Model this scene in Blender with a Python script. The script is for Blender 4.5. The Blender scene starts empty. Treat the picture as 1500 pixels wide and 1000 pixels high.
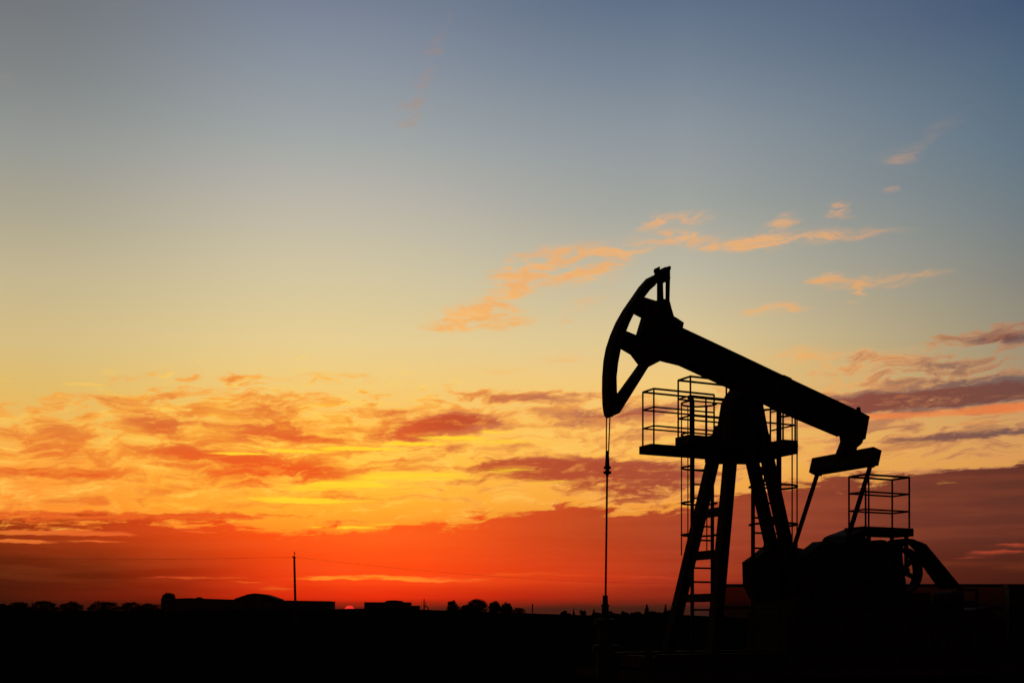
import bpy, bmesh, math, random
from mathutils import Vector, Matrix, noise as mnoise

S = bpy.context.scene
COL = S.collection
R = math.radians

# ------------------------------------------------------------------ camera
F = 1700.0          # focal length in photo pixels (photo 1500 x 1000)
HOR = 905.0         # eye level row
EYE = 1.1
cam = bpy.data.cameras.new('camera')
cam.sensor_width = 36.0
cam.lens = 36.0 * F / 1500.0
cam.shift_y = (HOR - 500.0) / 1500.0
cam.clip_start = 0.1
cam.clip_end = 30000.0
cam_o = bpy.data.objects.new('camera', cam)
cam_o.location = (0, 0, EYE)
cam_o.rotation_euler = (R(90), 0, 0)
COL.objects.link(cam_o)
S.camera = cam_o

S.view_settings.view_transform = 'Standard'
S.view_settings.look = 'None'
S.view_settings.exposure = 0.0
S.view_settings.gamma = 1.0
S.cycles.max_bounces = 4
S.cycles.transparent_max_bounces = 12

# ------------------------------------------------------------------ sky
SUN_AZ = math.degrees(math.atan((512 - 750) / F))
SUN_EL = 0.36


def lin(c):
    def f(v):
        v /= 255.0
        return v / 12.92 if v <= 0.04045 else ((v + 0.055) / 1.055) ** 2.4
    return (f(c[0]), f(c[1]), f(c[2]), 1.0)


def sky_dir(px, py):
    """photo row / column -> compass angle and elevation in degrees"""
    a = math.atan((px - 750) / F)
    e = math.atan((HOR - py) / F * math.cos(a))
    return math.degrees(a), math.degrees(e)


world = bpy.data.worlds.new('World')
S.world = world
world.use_nodes = True
NT = world.node_tree
for n in list(NT.nodes):
    NT.nodes.remove(n)


def nd(kind, **kw):
    n = NT.nodes.new(kind)
    for k, v in kw.items():
        setattr(n, k, v)
    return n


def put(sock, v):
    if hasattr(v, 'is_linked'):
        NT.links.new(v, sock)
    else:
        sock.default_value = v


def M(op, a, b=0.0, c=0.0):
    n = nd('ShaderNodeMath', operation=op)
    put(n.inputs[0], a)
    put(n.inputs[1], b)
    put(n.inputs[2], c)
    return n.outputs[0]


def ss(v, lo, hi, a=0.0, b=1.0, smooth=True):
    n = nd('ShaderNodeMapRange', interpolation_type='SMOOTHSTEP' if smooth else 'LINEAR')
    n.clamp = True
    put(n.inputs['Value'], v)
    put(n.inputs['From Min'], lo)
    put(n.inputs['From Max'], hi)
    put(n.inputs['To Min'], a)
    put(n.inputs['To Max'], b)
    return n.outputs['Result']


def mixc(f, a, b, mode='MIX'):
    n = nd('ShaderNodeMix', data_type='RGBA', blend_type=mode)
    put(n.inputs[0], f)
    put(n.inputs[6], a)
    put(n.inputs[7], b)
    return n.outputs[2]


def ramp(v, stops, lo, hi, interp='LINEAR'):
    n = nd('ShaderNodeValToRGB')
    cr = n.color_ramp
    cr.interpolation = interp
    stops = sorted(stops)
    while len(cr.elements) < len(stops):
        cr.elements.new(0.5)
    for e, (p, c) in zip(cr.elements, stops):
        e.position = (p - lo) / (hi - lo)
        e.color = lin(c)
    put(n.inputs[0], ss(v, lo, hi, smooth=False))
    return n.outputs[0]


def comb(x, y, z=0.0):
    n = nd('ShaderNodeCombineXYZ')
    put(n.inputs[0], x)
    put(n.inputs[1], y)
    put(n.inputs[2], z)
    return n.outputs[0]


def noise(vec, scale, detail=6.0, rough=0.55, dist=0.0, col=False):
    n = nd('ShaderNodeTexNoise')
    n.noise_dimensions = '2D'
    put(n.inputs['Vector'], vec)
    put(n.inputs['Scale'], scale)
    put(n.inputs['Detail'], detail)
    put(n.inputs['Roughness'], rough)
    put(n.inputs['Distortion'], dist)
    return n.outputs['Color' if col else 'Fac']


def vmath(op, a, b=(0, 0, 0)):
    n = nd('ShaderNodeVectorMath', operation=op)
    put(n.inputs[0], a)
    put(n.inputs[1], b)
    return n.outputs[0]


tc = nd('ShaderNodeTexCoord')
sep = nd('ShaderNodeSeparateXYZ')
NT.links.new(tc.outputs['Generated'], sep.inputs[0])
DEG = 180.0 / math.pi
AZ = M('MULTIPLY', M('ARCTAN2', sep.outputs[0], sep.outputs[1]), DEG)
EL = M('MULTIPLY', M('ARCSINE', sep.outputs[2]), DEG)
P0 = comb(AZ, EL)

# clear sky: four vertical ramps, blended round the compass
LEFT = {0: (114, 118, 122), 100: (127, 131, 132), 200: (147, 150, 146), 300: (169, 163, 143), 400: (194, 180, 143), 500: (212, 187, 128),
        560: (222, 185, 105), 620: (238, 180, 85), 680: (252, 160, 58), 740: (255, 142, 45), 800: (235, 100, 30), 860: (150, 50, 20)}
SUNW = {0: (116, 127, 146), 100: (137, 146, 158), 200: (159, 165, 165), 300: (187, 181, 168), 400: (208, 196, 160), 500: (228, 204, 145),
        560: (240, 202, 120), 620: (252, 190, 82), 680: (255, 192, 62), 740: (255, 172, 45), 800: (255, 120, 30), 860: (255, 80, 20)}
RIGH = {0: (93, 110, 134), 100: (116, 130, 146), 200: (141, 150, 157), 300: (160, 163, 157), 400: (190, 183, 160), 500: (222, 198, 145),
        560: (240, 198, 120), 620: (246, 190, 95), 680: (250, 182, 75), 740: (240, 155, 60), 800: (200, 90, 40), 860: (150, 50, 30)}
FARR = {0: (64, 85, 115), 100: (80, 102, 124), 200: (94, 114, 131), 300: (110, 123, 130), 400: (130, 131, 125), 500: (152, 142, 118),
        560: (172, 146, 110), 620: (207, 157, 95), 680: (218, 152, 80), 740: (190, 110, 60), 800: (140, 60, 40), 860: (90, 40, 30)}


def vert(px, tab, top):
    st = [(sky_dir(px, y)[1], c) for y, c in tab.items()]
    e1 = max(s[0] for s in st)
    st.append((e1 + 12, tuple(int(a * 0.55 + b * 0.45) for a, b in zip(top, tab[0]))))
    st.append((60, (12, 18, 34)))
    st.append((90, (8, 12, 24)))
    return ramp(EL, st, 0, 90, 'LINEAR')


top = (30, 44, 76)
cL, cS, cR, cF = vert(0, LEFT, top), vert(480, SUNW, top), vert(1000, RIGH, top), vert(1500, FARR, top)
aL, aS, aR, aF = (sky_dir(x, 900)[0] for x in (0, 480, 1000, 1500))
sky = mixc(ss(AZ, aL, aS), cL, cS)
sky = mixc(ss(AZ, aS, aR), sky, cR)
sky = mixc(ss(AZ, aR, aF, smooth=False), sky, cF)
# the sky away from the sunset is dim dusk
dusk = ramp(EL, [(0, (14, 13, 17)), (8, (17, 16, 22)), (25, (13, 16, 27)), (60, (10, 14, 26)), (90, (8, 12, 24))], 0, 90)
sky = mixc(ss(M('ABSOLUTE', M('SUBTRACT', AZ, -2.0)), 27.0, 62.0), sky, dusk)

# domain warp shared by all clouds
wn = noise(P0, 0.22, 3.0, 0.5, col=True)
warp = vmath('MULTIPLY', vmath('SUBTRACT', wn, (0.5, 0.5, 0.5)), (4.2, 1.3, 0.0))
wn2 = noise(vmath('MULTIPLY', P0, (0.7, 2.0, 1.0)), 1.1, 3.0, 0.55, col=True)
warp2 = vmath('MULTIPLY', vmath('SUBTRACT', wn2, (0.5, 0.5, 0.5)), (1.6, 0.42, 0.0))
PW = vmath('ADD', vmath('ADD', P0, warp), vmath('MULTIPLY', warp2, (0.6, 0.4, 0.0)))
PS = vmath('ADD', P0, vmath('MULTIPLY', warp2, (1.1, 1.1, 0.0)))     # lightly warped: placed clouds

sh = nd('ShaderNodeMapping')     # streaks climb slightly to the right
sh.inputs['Rotation'].default_value = (0, 0, R(-5))
NT.links.new(PW, sh.inputs['Vector'])
PX = sh.outputs[0]
fine = noise(vmath('MULTIPLY', PX, (0.46, 2.2, 1.0)), 0.68, 9.0, 0.64)
wisp = noise(vmath('MULTIPLY', vmath('ADD', PX, (31.0, 7.0, 3.0)), (0.5, 2.0, 1.0)), 1.2, 8.0, 0.64)
PQ = vmath('ADD', P0, vmath('MULTIPLY', warp2, (0.6, 0.2, 0.0)))
PG = vmath('ADD', P0, vmath('MULTIPLY', warp2, (0.9, 0.42, 0.0)))
strand = noise(vmath('MULTIPLY', vmath('ADD', PG, (3.0, 17.0, 0.0)), (0.26, 5.0, 1.0)), 0.7, 5.0, 0.62)
streak = noise(vmath('MULTIPLY', vmath('ADD', PQ, (11.0, 5.0, 9.0)), (0.16, 2.4, 1.0)), 0.7, 6.0, 0.6)


def field(blobs, S0=None, reach=1.5):
    """sum of soft ellipses placed on the sky: px, py, half width, half height (photo pixels), tilt, weight"""
    acc = None
    k = DEG / F
    S0 = PS if S0 is None else S0
    sp = nd('ShaderNodeSeparateXYZ')
    NT.links.new(S0, sp.inputs[0])
    for (px, py, w, h, rot, wt) in blobs:
        a, e = sky_dir(px, py)
        src = S0 if acc is None else comb(sp.outputs[0], sp.outputs[1], acc)     # one after the other: keeps the shader's stack small
        ln = nd('ShaderNodeVectorMath', operation='LENGTH')
        if abs(rot) < 14:      # level ellipse, sheared by the tilt
            mp = nd('ShaderNodeVectorMath', operation='MULTIPLY_ADD')
            put(mp.inputs[0], src)
            mp.inputs[1].default_value = (1 / (w * k), 1 / (h * k), 1e-6)
            mp.inputs[2].default_value = (-a / (w * k), -e / (h * k), 0)
        else:
            mp = nd('ShaderNodeMapping', vector_type='TEXTURE')
            mp.inputs['Location'].default_value = (a, e, 0)
            mp.inputs['Rotation'].default_value = (0, 0, R(rot))
            mp.inputs['Scale'].default_value = (w * k, h * k, 1e6)
            put(mp.inputs['Vector'], src)
        NT.links.new(mp.outputs[0], ln.inputs[0])
        v = ss(ln.outputs['Value'], 0.0, reach, wt, 0.0)
        acc = v if acc is None else M('ADD', acc, v)
    return M('MINIMUM', acc, 1.15)


def at_rows(v, rows):
    """envelope over elevation from (photo row, value) pairs"""
    st = [(sky_dir(750, y)[1], (val * 255,) * 3) for y, val in rows]
    n = nd('ShaderNodeFloatCurve')
    c = n.mapping.curves[0]
    pts = sorted((e / 32.0, val) for (e, _), (_, val) in zip(st, rows))
    c.points[0].location = (0.0, pts[0][1])
    c.points[1].location = (1.0, 0.0)
    for p, val in pts:
        c.points.new(min(max(p, 0.001), 0.999), val)
    n.mapping.update()
    put(n.inputs['Value'], ss(v, 0, 32, smooth=False))
    return n.outputs[0]


# ---- pale peach wisps high up
peach = field([
    (742, 418, 40, 24, 42, 1.25), (842, 386, 84, 26, 12, 1.3), (704, 467, 70, 17, 8, 1.2), (640, 482, 40, 7, 8, 0.7), (852, 446, 42, 11, 14, 0.7),
    (830, 472, 22, 6, 0, 0.5), (955, 325, 16, 12, 20, 1.0), (1008, 318, 36, 9, 10, 0.85), (1000, 348, 34, 11, 0, 0.95), (930, 362, 50, 12, 16, 0.4),
    (1075, 362, 60, 8, 4, 0.9), (1140, 352, 100, 11, 6, 0.55), (1230, 345, 90, 8, 8, 0.42), (1145, 327, 28, 12, 20, 0.9), (1228, 306, 24, 12, -4, 1.4),
    (1297, 281, 12, 6, 0, 0.75), (1213, 406, 26, 7, 0, 1.0), (1272, 414, 60, 8, 5, 0.55), (1256, 434, 10, 14, 10, 1.1), (1345, 402, 34, 5, 5, 0.5),
    (1146, 450, 40, 9, 3, 1.0), (1100, 458, 30, 7, 12, 0.5), (1318, 232, 36, 14, 8, 0.8), (1368, 196, 60, 14, 28, 0.62), (1250, 206, 22, 5, 25, 0.55),
    (1170, 345, 180, 24, 5, 0.32), (835, 392, 120, 34, 14, 0.42), (1290, 410, 120, 20, 0, 0.38), (735, 430, 80, 34, 30, 0.36), (700, 470, 100, 20, 6, 0.32), (985, 335, 70, 26, 4, 0.24),
    (828, 526, 44, 10, 0, 0.7), (730, 543, 60, 8, 0, 0.55), (680, 512, 40, 8, 6, 0.4), (1035, 234, 26, 4, 12, 0.45), (1090, 190, 24, 6, 15, 0.35),
    (622, 112, 92, 13, 66, 1.1), (598, 172, 20, 15, 66, 0.9), (190, 105, 44, 10, 30, 0.42), (170, 10, 60, 10, 28, 0.42), (8, 112, 26, 10, 25, 0.5), (725, 128, 18, 6, 0, 0.4),
    (1170, 522, 90, 16, 6, 0.8), (1265, 540, 90, 20, 0, 0.7), (1330, 515, 80, 10, 6, 0.6), (1230, 565, 80, 12, 4, 0.7),
], reach=1.6)
pm = ss(M('MULTIPLY_ADD', M('SUBTRACT', wisp, 0.5), M('MULTIPLY_ADD', M('MULTIPLY', peach, peach), 3.4, M('MULTIPLY', peach, 0.7)), M('MULTIPLY', peach, 0.86)), 0.1, 1.42)
pcol = mixc(ss(AZ, aR, aF), ramp(EL, [(0, (250, 170, 80)), (11, (250, 185, 92)), (13, (252, 184, 98)), (16, (248, 180, 104)), (19, (234, 176, 120)), (23, (172, 148, 134)), (28, (140, 128, 132))], 0, 32),
            ramp(EL, [(0, (215, 140, 85)), (11, (228, 165, 105)), (14, (222, 165, 112)), (18, (200, 155, 120)), (23, (120, 122, 128)), (28, (90, 98, 118))], 0, 32))
shade = ss(M('ADD', M('MULTIPLY', M('SUBTRACT', wisp, fine), 1.6), 0.5), 0.2, 0.9)
pcol = mixc(M('MULTIPLY', shade, 0.25), pcol, ramp(EL, [(0, (205, 110, 60)), (14, (205, 145, 95)), (18, (190, 150, 122)), (24, (140, 132, 136))], 0, 32))
sky = mixc(M('MULTIPLY', pm, ss(EL, 17.0, 23.0, 0.92, 0.55)), sky, pcol)

# ---- mottled belt of broken cloud, densest on the left
wx = lambda x: sky_dir(x, 650)[0]
cover = at_rows(M('ADD', EL, ss(AZ, wx(-40), wx(330), 1.7, 0.0)), [(470, 0.0), (520, 0.07), (560, 0.18), (600, 0.38), (650, 0.47), (700, 0.40), (740, 0.30), (790, 0.1)])
cov_az = ss(AZ, wx(420), wx(760), 1.0, 0.6)
dark = field([
    (632, 622, 70, 17, 12, 1.15), (590, 640, 40, 10, 8, 0.7), (690, 612, 50, 11, 8, 0.7), (775, 581, 95, 8, 3, 0.8), (872, 610, 75, 14, 8, 0.9), (760, 622, 70, 6, 6, 0.6),
    (790, 680, 100, 10, -6, 0.85), (850, 690, 130, 18, -6, 1.0), (925, 716, 90, 18, -10, 1.0), (1010, 690, 90, 14, 0, 0.8), (960, 600, 60, 14, 0, 0.7),
    (1330, 588, 120, 14, 2, 1.05), (1430, 578, 130, 15, 5, 1.2), (1250, 592, 50, 12, 0, 0.8), (1410, 638, 130, 5, 3, 0.85), (1340, 628, 60, 5, -4, 0.6), (1440, 688, 90, 6, 3, 0.8),
    (380, 688, 90, 20, 0, 0.75), (330, 668, 60, 9, 0, 0.45), (85, 692, 40, 7, 0, 0.6), (135, 692, 36, 6, 0, 0.6), (20, 692, 40, 7, -4, 0.6), (255, 662, 50, 8, 0, 0.6),
    (225, 622, 60, 20, -30, 0.5), (275, 608, 40, 12, 30, 0.4), (60, 650, 40, 14, -20, 0.4), (100, 640, 50, 14, -30, 0.4), (400, 628, 60, 9, 6, 0.6), (450, 642, 46, 7, 4, 0.75),
    (360, 640, 40, 8, 6, 0.5), (435, 612, 60, 10, 0, 0.4), (520, 602, 60, 7, 6, 0.35), (340, 552, 9, 16, 10, 0.3), (415, 578, 16, 12, 10, 0.3), (280, 556, 16, 6, 0, 0.3), (480, 690, 50, 12, 10, 0.4),
    (330, 757, 85, 7, 0, 1.1), (200, 757, 110, 7, 0, 1.0), (50, 758, 110, 8, 0, 1.1), (430, 756, 30, 3, 0, 0.5), (540, 765, 60, 4, 3, 0.4),
    (1425, 498, 60, 9, -10, 0.62), (1485, 492, 40, 16, 10, 0.72), (1310, 522, 80, 9, 6, 0.42), (1400, 540, 140, 14, 5, 0.5), (1470, 560, 70, 12, 5, 0.5), (1340, 560, 70, 8, 0, 0.35),
], reach=1.7)
dn = M('ADD', M('MULTIPLY', M('SUBTRACT', fine, 0.5), 2.6), M('MULTIPLY', M('SUBTRACT', wisp, 0.5), 1.5))
denv = M('ADD', M('MULTIPLY', cover, cov_az), M('MULTIPLY', dark, 0.92))
dens = M('MULTIPLY_ADD', dn, ss(denv, 0.0, 0.35), denv)
d_low = ramp(AZ, [(wx(0), (226, 96, 34)), (wx(250), (230, 90, 30)), (wx(420), (238, 84, 26)), (wx(560), (222, 80, 32)), (wx(650), (192, 70, 38)), (wx(900), (168, 68, 46)),
                  (wx(1200), (138, 70, 58)), (wx(1500), (110, 66, 60))], wx(-200), wx(1600))
d_high = ramp(AZ, [(wx(0), (208, 114, 56)), (wx(300), (214, 94, 44)), (wx(520), (222, 96, 40)), (wx(800), (190, 112, 76)), (wx(1150), (160, 106, 82)), (wx(1500), (112, 92, 88))], wx(-200), wx(1600))
dcol = mixc(ss(EL, sky_dir(750, 700)[1], sky_dir(750, 610)[1]), d_low, d_high)
dcol = mixc(ss(dark, 0.7, 1.2), dcol, d_low)
warm = ramp(AZ, [(wx(0), (250, 158, 54)), (wx(480), (255, 166, 46)), (wx(900), (246, 164, 76)), (wx(1200), (228, 150, 88)), (wx(1500), (188, 124, 84))], wx(-200), wx(1600))
lit = ramp(AZ, [(wx(0), (254, 200, 88)), (wx(480), (255, 214, 80)), (wx(900), (250, 200, 108)), (wx(1200), (236, 172, 98)), (wx(1500), (214, 146, 88))], wx(-200), wx(1600))
# sunlit veil between the patches
veil = ss(M('ADD', M('MULTIPLY', M('SUBTRACT', wisp, 0.5), 2.6), M('MULTIPLY', cover, 1.5)), 0.3, 1.15)
sky = mixc(M('MULTIPLY', M('MULTIPLY', veil, M('MULTIPLY', cov_az, ss(cover, 0.0, 0.16))), 0.85), sky, lit)
sky = mixc(M('MULTIPLY', ss(dens, 0.18, 0.5), 0.62), sky, warm)
body = ss(dens, 0.3, 1.0)
sky = mixc(M('MULTIPLY', body, ss(dark, 0.2, 0.75, 0.72, 0.98)), sky, dcol)
# lighter folds inside the thick clouds
fold = M('MULTIPLY', body, ss(M('ADD', M('MULTIPLY', M('SUBTRACT', wisp, streak), 2.2), 0.5), 0.55, 1.05))
sky = mixc(M('MULTIPLY', fold, 0.42), sky, warm)

# ---- glowing undersides and lit gaps
glow = field([
    (345, 664, 50, 2.6, 5, 1.1), (430, 660, 70, 3, 3, 1.15), (520, 657, 70, 3.4, 2, 1.2), (590, 650, 60, 3.4, 6, 1.15), (655, 641, 60, 3.6, 9, 1.15), (720, 632, 50, 3, 6, 0.8),
    (500, 710, 60, 8, 8, 1.15), (440, 716, 40, 5, 3, 0.9), (420, 732, 70, 5, 3, 0.95), (560, 697, 60, 9, 10, 0.85), (650, 697, 60, 8, 0, 0.7), (740, 688, 50, 5, -8, 0.8), (810, 706, 50, 4, -10, 0.6), (600, 716, 110, 14, 0, 0.5),
    (500, 772, 60, 3.4, 0, 1.0), (560, 767, 40, 3, 3, 0.7), (470, 594, 60, 10, 8, 0.4), (520, 735, 140, 10, 0, 0.45), (720, 648, 110, 8, 5, 0.5), (230, 740, 140, 8, 0, 0.35), (250, 716, 70, 6, 0, 0.4),
], PG)
gm = ss(M('ADD', glow, M('MULTIPLY', M('SUBTRACT', strand, 0.5), M('MULTIPLY', glow, 2.2))), 0.25, 0.95)
sky = mixc(M('MULTIPLY', gm, 0.92), sky, lin((255, 212, 46)))
glow2 = field([(1400, 604, 130, 8, 5, 0.95), (1480, 595, 60, 8, 6, 0.9), (1265, 612, 60, 6, 0, 0.7), (1320, 580, 16, 4, 0, 0.6), (1330, 655, 120, 9, 0, 0.6), (1420, 620, 100, 7, 0, 0.6),
               (1220, 670, 90, 16, 0, 0.6)], PQ)
gm2 = ss(M('ADD', glow2, M('MULTIPLY', M('SUBTRACT', streak, 0.5), 1.3)), 0.35, 1.2)
sky = mixc(M('MULTIPLY', gm2, 0.8), sky, mixc(ss(EL, sky_dir(1400, 640)[1], sky_dir(1400, 605)[1]), lin((236, 166, 84)), lin((236, 124, 62))))

# ---- low bank of red haze along the horizon
edge = nd('ShaderNodeFloatCurve')
ec = edge.mapping.curves[0]
EDGE = [(-150, 762), (0, 770), (300, 762), (480, 776), (600, 766), (720, 752), (830, 738), (960, 742), (1100, 722), (1250, 706), (1350, 702), (1500, 692), (1600, 688)]
x0, x1 = wx(-200), wx(1700)
ec.points[0].location = (0, sky_dir(750, 762)[1] / 10)
ec.points[1].location = (1, sky_dir(750, 690)[1] / 10)
for x, y in EDGE:
    ec.points.new((wx(x) - x0) / (x1 - x0), sky_dir(750, y)[1] / 10)
edge.mapping.update()
put(edge.inputs['Value'], ss(AZ, x0, x1, smooth=False))
e_el = M('ADD', M('MULTIPLY', edge.outputs[0], 10.0), M('ADD', M('MULTIPLY', M('SUBTRACT', fine, 0.5), 2.4), M('MULTIPLY', M('SUBTRACT', strand, 0.5), 1.3)))
bm = ss(M('SUBTRACT', e_el, EL), -0.12, 0.38)
b_top = ramp(AZ, [(wx(0), (150, 44, 17)), (wx(120), (170, 48, 17)), (wx(260), (214, 62, 18)), (wx(400), (250, 78, 20)), (wx(540), (255, 90, 24)), (wx(680), (238, 78, 24)), (wx(780), (206, 66, 28)), (wx(870), (182, 62, 30)),
                  (wx(1000), (162, 60, 38)), (wx(1200), (132, 54, 40)), (wx(1350), (104, 46, 38)), (wx(1500), (88, 40, 36))], wx(-200), wx(1600))
b_low = ramp(AZ, [(wx(0), (64, 19, 10)), (wx(150), (92, 24, 9)), (wx(280), (156, 34, 11)), (wx(400), (226, 52, 15)), (wx(500), (250, 66, 18)), (wx(620), (250, 66, 18)), (wx(760), (222, 58, 18)), (wx(880), (196, 52, 22)),
                  (wx(1000), (160, 46, 27)), (wx(1200), (112, 40, 29)), (wx(1350), (82, 31, 23)), (wx(1500), (68, 27, 20))], wx(-200), wx(1600))
bank = mixc(ss(EL, sky_dir(750, 850)[1], sky_dir(750, 770)[1]), b_low, b_top)
bank = mixc(ss(M('ADD', streak, 0.0), 0.35, 0.7, 0.0, 0.12), bank, mixc(0.5, bank, lin((255, 120, 60))))
sky = mixc(M('MULTIPLY', bm, 0.985), sky, bank)
# lit slits in the bank
slit = field([
    (540, 845, 110, 4.5, 0, 0.86), (470, 847, 40, 4, 0, 0.6), (640, 850, 90, 4.5, 0, 0.74), (700, 848, 30, 3, 0, 0.5), (300, 846, 110, 3.5, -2, 0.55), (360, 852, 40, 3, 0, 0.6), (400, 862, 50, 6, 0, 0.55),
    (1465, 808, 70, 4, 4, 0.72), (1490, 798, 50, 3.5, 3, 0.66), (1420, 816, 40, 3, 4, 0.5), (1365, 762, 24, 6, 0, 0.35), (70, 779, 60, 5.5, 0, 1.2), (145, 781, 50, 5, 0, 1.05), (30, 793, 60, 3.6, 0, 1.0), (150, 792, 50, 3.2, 0, 0.95), (15, 782, 30, 4, 0, 0.8),
    (290, 778, 50, 3, -3, 0.6), (250, 770, 40, 2.5, -3, 0.6), (500, 776, 70, 4, 2, 0.8), (820, 842, 160, 3.5, -1, 0.6), (950, 846, 120, 3, 0, 0.45), (760, 839, 60, 2.5, 0, 0.5), (470, 800, 120, 16, 0, 0.3),
], PG)
sm = ss(M('ADD', slit, M('MULTIPLY', M('SUBTRACT', strand, 0.5), M('MULTIPLY', slit, 3.4))), 0.3, 1.0)
s_col = ramp(AZ, [(wx(0), (232, 118, 46)), (wx(250), (240, 90, 40)), (wx(440), (255, 128, 36)), (wx(540), (255, 160, 40)), (wx(640), (255, 128, 42)), (wx(760), (236, 84, 26)), (wx(950), (205, 66, 36)),
                  (wx(1300), (150, 66, 48)), (wx(1500), (176, 66, 42))], wx(-200), wx(1600))
sky = mixc(M('MULTIPLY', sm, 0.85), sky, s_col)
# thick air at the horizon
h_col = ramp(AZ, [(wx(0), (44, 20, 13)), (wx(300), (62, 22, 12)), (wx(512), (84, 26, 16)), (wx(700), (66, 30, 20)), (wx(1000), (52, 30, 22)), (wx(1500), (34, 19, 14))], wx(-200), wx(1600))
h_red = ramp(AZ, [(wx(0), (66, 22, 10)), (wx(250), (120, 26, 10)), (wx(400), (206, 38, 12)), (wx(560), (224, 38, 12)), (wx(720), (186, 34, 14)), (wx(900), (138, 36, 20)), (wx(1200), (90, 32, 24)), (wx(1500), (60, 26, 18))], wx(-200), wx(1600))
hn = M('MULTIPLY', M('SUBTRACT', streak, 0.5), 0.35)
ELn = M('ADD', EL, hn)
sky = mixc(ss(ELn, sky_dir(750, 878)[1], sky_dir(750, 845)[1], 0.9, 0.0), sky, h_red)
sky = mixc(ss(ELn, sky_dir(750, 893)[1], sky_dir(750, 873)[1], 0.97, 0.0), sky, h_col)
# setting sun
sd = nd('ShaderNodeVectorMath', operation='DISTANCE')
NT.links.new(tc.outputs['Generated'], sd.inputs[0])
a_, e_ = R(SUN_AZ), R(SUN_EL)
SUN_DIR = Vector((math.sin(a_) * math.cos(e_), math.cos(a_) * math.cos(e_), math.sin(e_)))
sd.inputs[1].default_value = SUN_DIR
disc = ss(sd.outputs['Value'], R(0.24), R(0.28), 1.0, 0.0)
sky = mixc(disc, sky, (0.95, 0.035, 0.03, 1.0))
below = ss(EL, -1.5, 0.0, 0.0, 1.0)
sky = mixc(below, lin((16, 12, 12)), sky)

nish = nd('ShaderNodeTexSky')
nish.sky_type = 'NISHITA'
nish.sun_disc = False
nish.sun_elevation = R(SUN_EL)
nish.sun_rotation = R(SUN_AZ)
nish.air_density = 1.5
nish.dust_density = 2.0
bg1 = nd('ShaderNodeBackground')
NT.links.new(nish.outputs[0], bg1.inputs['Color'])
bg1.inputs['Strength'].default_value = 0.01
bg2 = nd('ShaderNodeBackground')
NT.links.new(sky, bg2.inputs['Color'])
bg2.inputs['Strength'].default_value = 1.0
addn = nd('ShaderNodeAddShader')
NT.links.new(bg1.outputs[0], addn.inputs[0])
NT.links.new(bg2.outputs[0], addn.inputs[1])
wout = nd('ShaderNodeOutputWorld')
NT.links.new(addn.outputs[0], wout.inputs['Surface'])
world.cycles.sampling_method = 'MANUAL'
world.cycles.sample_map_resolution = 256
S.cycles.use_adaptive_sampling = True
S.cycles.adaptive_threshold = 0.02
S.cycles.adaptive_min_samples = 12

# ------------------------------------------------------------------ sun
sun = bpy.data.lights.new('sun', 'SUN')
sun.energy = 0.3
sun.angle = R(0.5)
sun.color = (1.0, 0.38, 0.14)
sun_o = bpy.data.objects.new('sun', sun)
sun_o.rotation_euler = SUN_DIR.to_track_quat('Z', 'Y').to_euler()
COL.objects.link(sun_o)


# ------------------------------------------------------------------ materials
def material(name, col, rough=0.7, var=0.35, scale=6.0, metal=0.0, bump=0.15, spec=0.25):
    m = bpy.data.materials.new(name)
    m.use_nodes = True
    t = m.node_tree
    b = t.nodes['Principled BSDF']
    tcn = t.nodes.new('ShaderNodeTexCoord')
    nz = t.nodes.new('ShaderNodeTexNoise')
    nz.inputs['Scale'].default_value = scale
    nz.inputs['Detail'].default_value = 4
    t.links.new(tcn.outputs['Object'], nz.inputs['Vector'])
    cr = t.nodes.new('ShaderNodeValToRGB')
    cr.color_ramp.elements[0].position = 0.3
    cr.color_ramp.elements[1].position = 0.72
    cr.color_ramp.elements[0].color = tuple(c * (1 - var) for c in col) + (1,)
    cr.color_ramp.elements[1].color = tuple(c * (1 + var) for c in col) + (1,)
    t.links.new(nz.outputs['Fac'], cr.inputs['Fac'])
    t.links.new(cr.outputs['Color'], b.inputs['Base Color'])
    b.inputs['Roughness'].default_value = rough
    b.inputs['Metallic'].default_value = metal
    b.inputs['Specular IOR Level'].default_value = spec
    if bump:
        bp = t.nodes.new('ShaderNodeBump')
        bp.inputs['Strength'].default_value = bump
        bp.inputs['Distance'].default_value = 0.02
        t.links.new(nz.outputs['Fac'], bp.inputs['Height'])
        t.links.new(bp.outputs['Normal'], b.inputs['Normal'])
    return m


STEEL = material('weathered_dark_paint', (0.022, 0.022, 0.021), 0.85, spec=0.08)
RAILM = material('rail_paint', (0.024, 0.022, 0.02), 0.85, spec=0.08)
WIREM = material('wire', (0.03, 0.03, 0.03), 0.8, bump=0)
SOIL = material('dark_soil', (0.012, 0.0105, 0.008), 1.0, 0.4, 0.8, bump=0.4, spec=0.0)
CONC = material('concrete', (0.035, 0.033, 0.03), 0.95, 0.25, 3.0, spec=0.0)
BARK = material('bark', (0.035, 0.028, 0.02), 0.95, spec=0.05)
LEAF = material('foliage', (0.035, 0.045, 0.018), 0.9, 0.4, 0.7, bump=0, spec=0.05)
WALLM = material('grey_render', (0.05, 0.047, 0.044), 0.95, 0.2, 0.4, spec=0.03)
ROOFM = material('roof_sheet', (0.035, 0.034, 0.033), 0.9, 0.2, 0.5, spec=0.03)
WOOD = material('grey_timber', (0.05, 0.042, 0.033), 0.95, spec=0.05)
GLASSM = material('dark_window', (0.015, 0.016, 0.018), 0.5, 0.1, bump=0)

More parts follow.
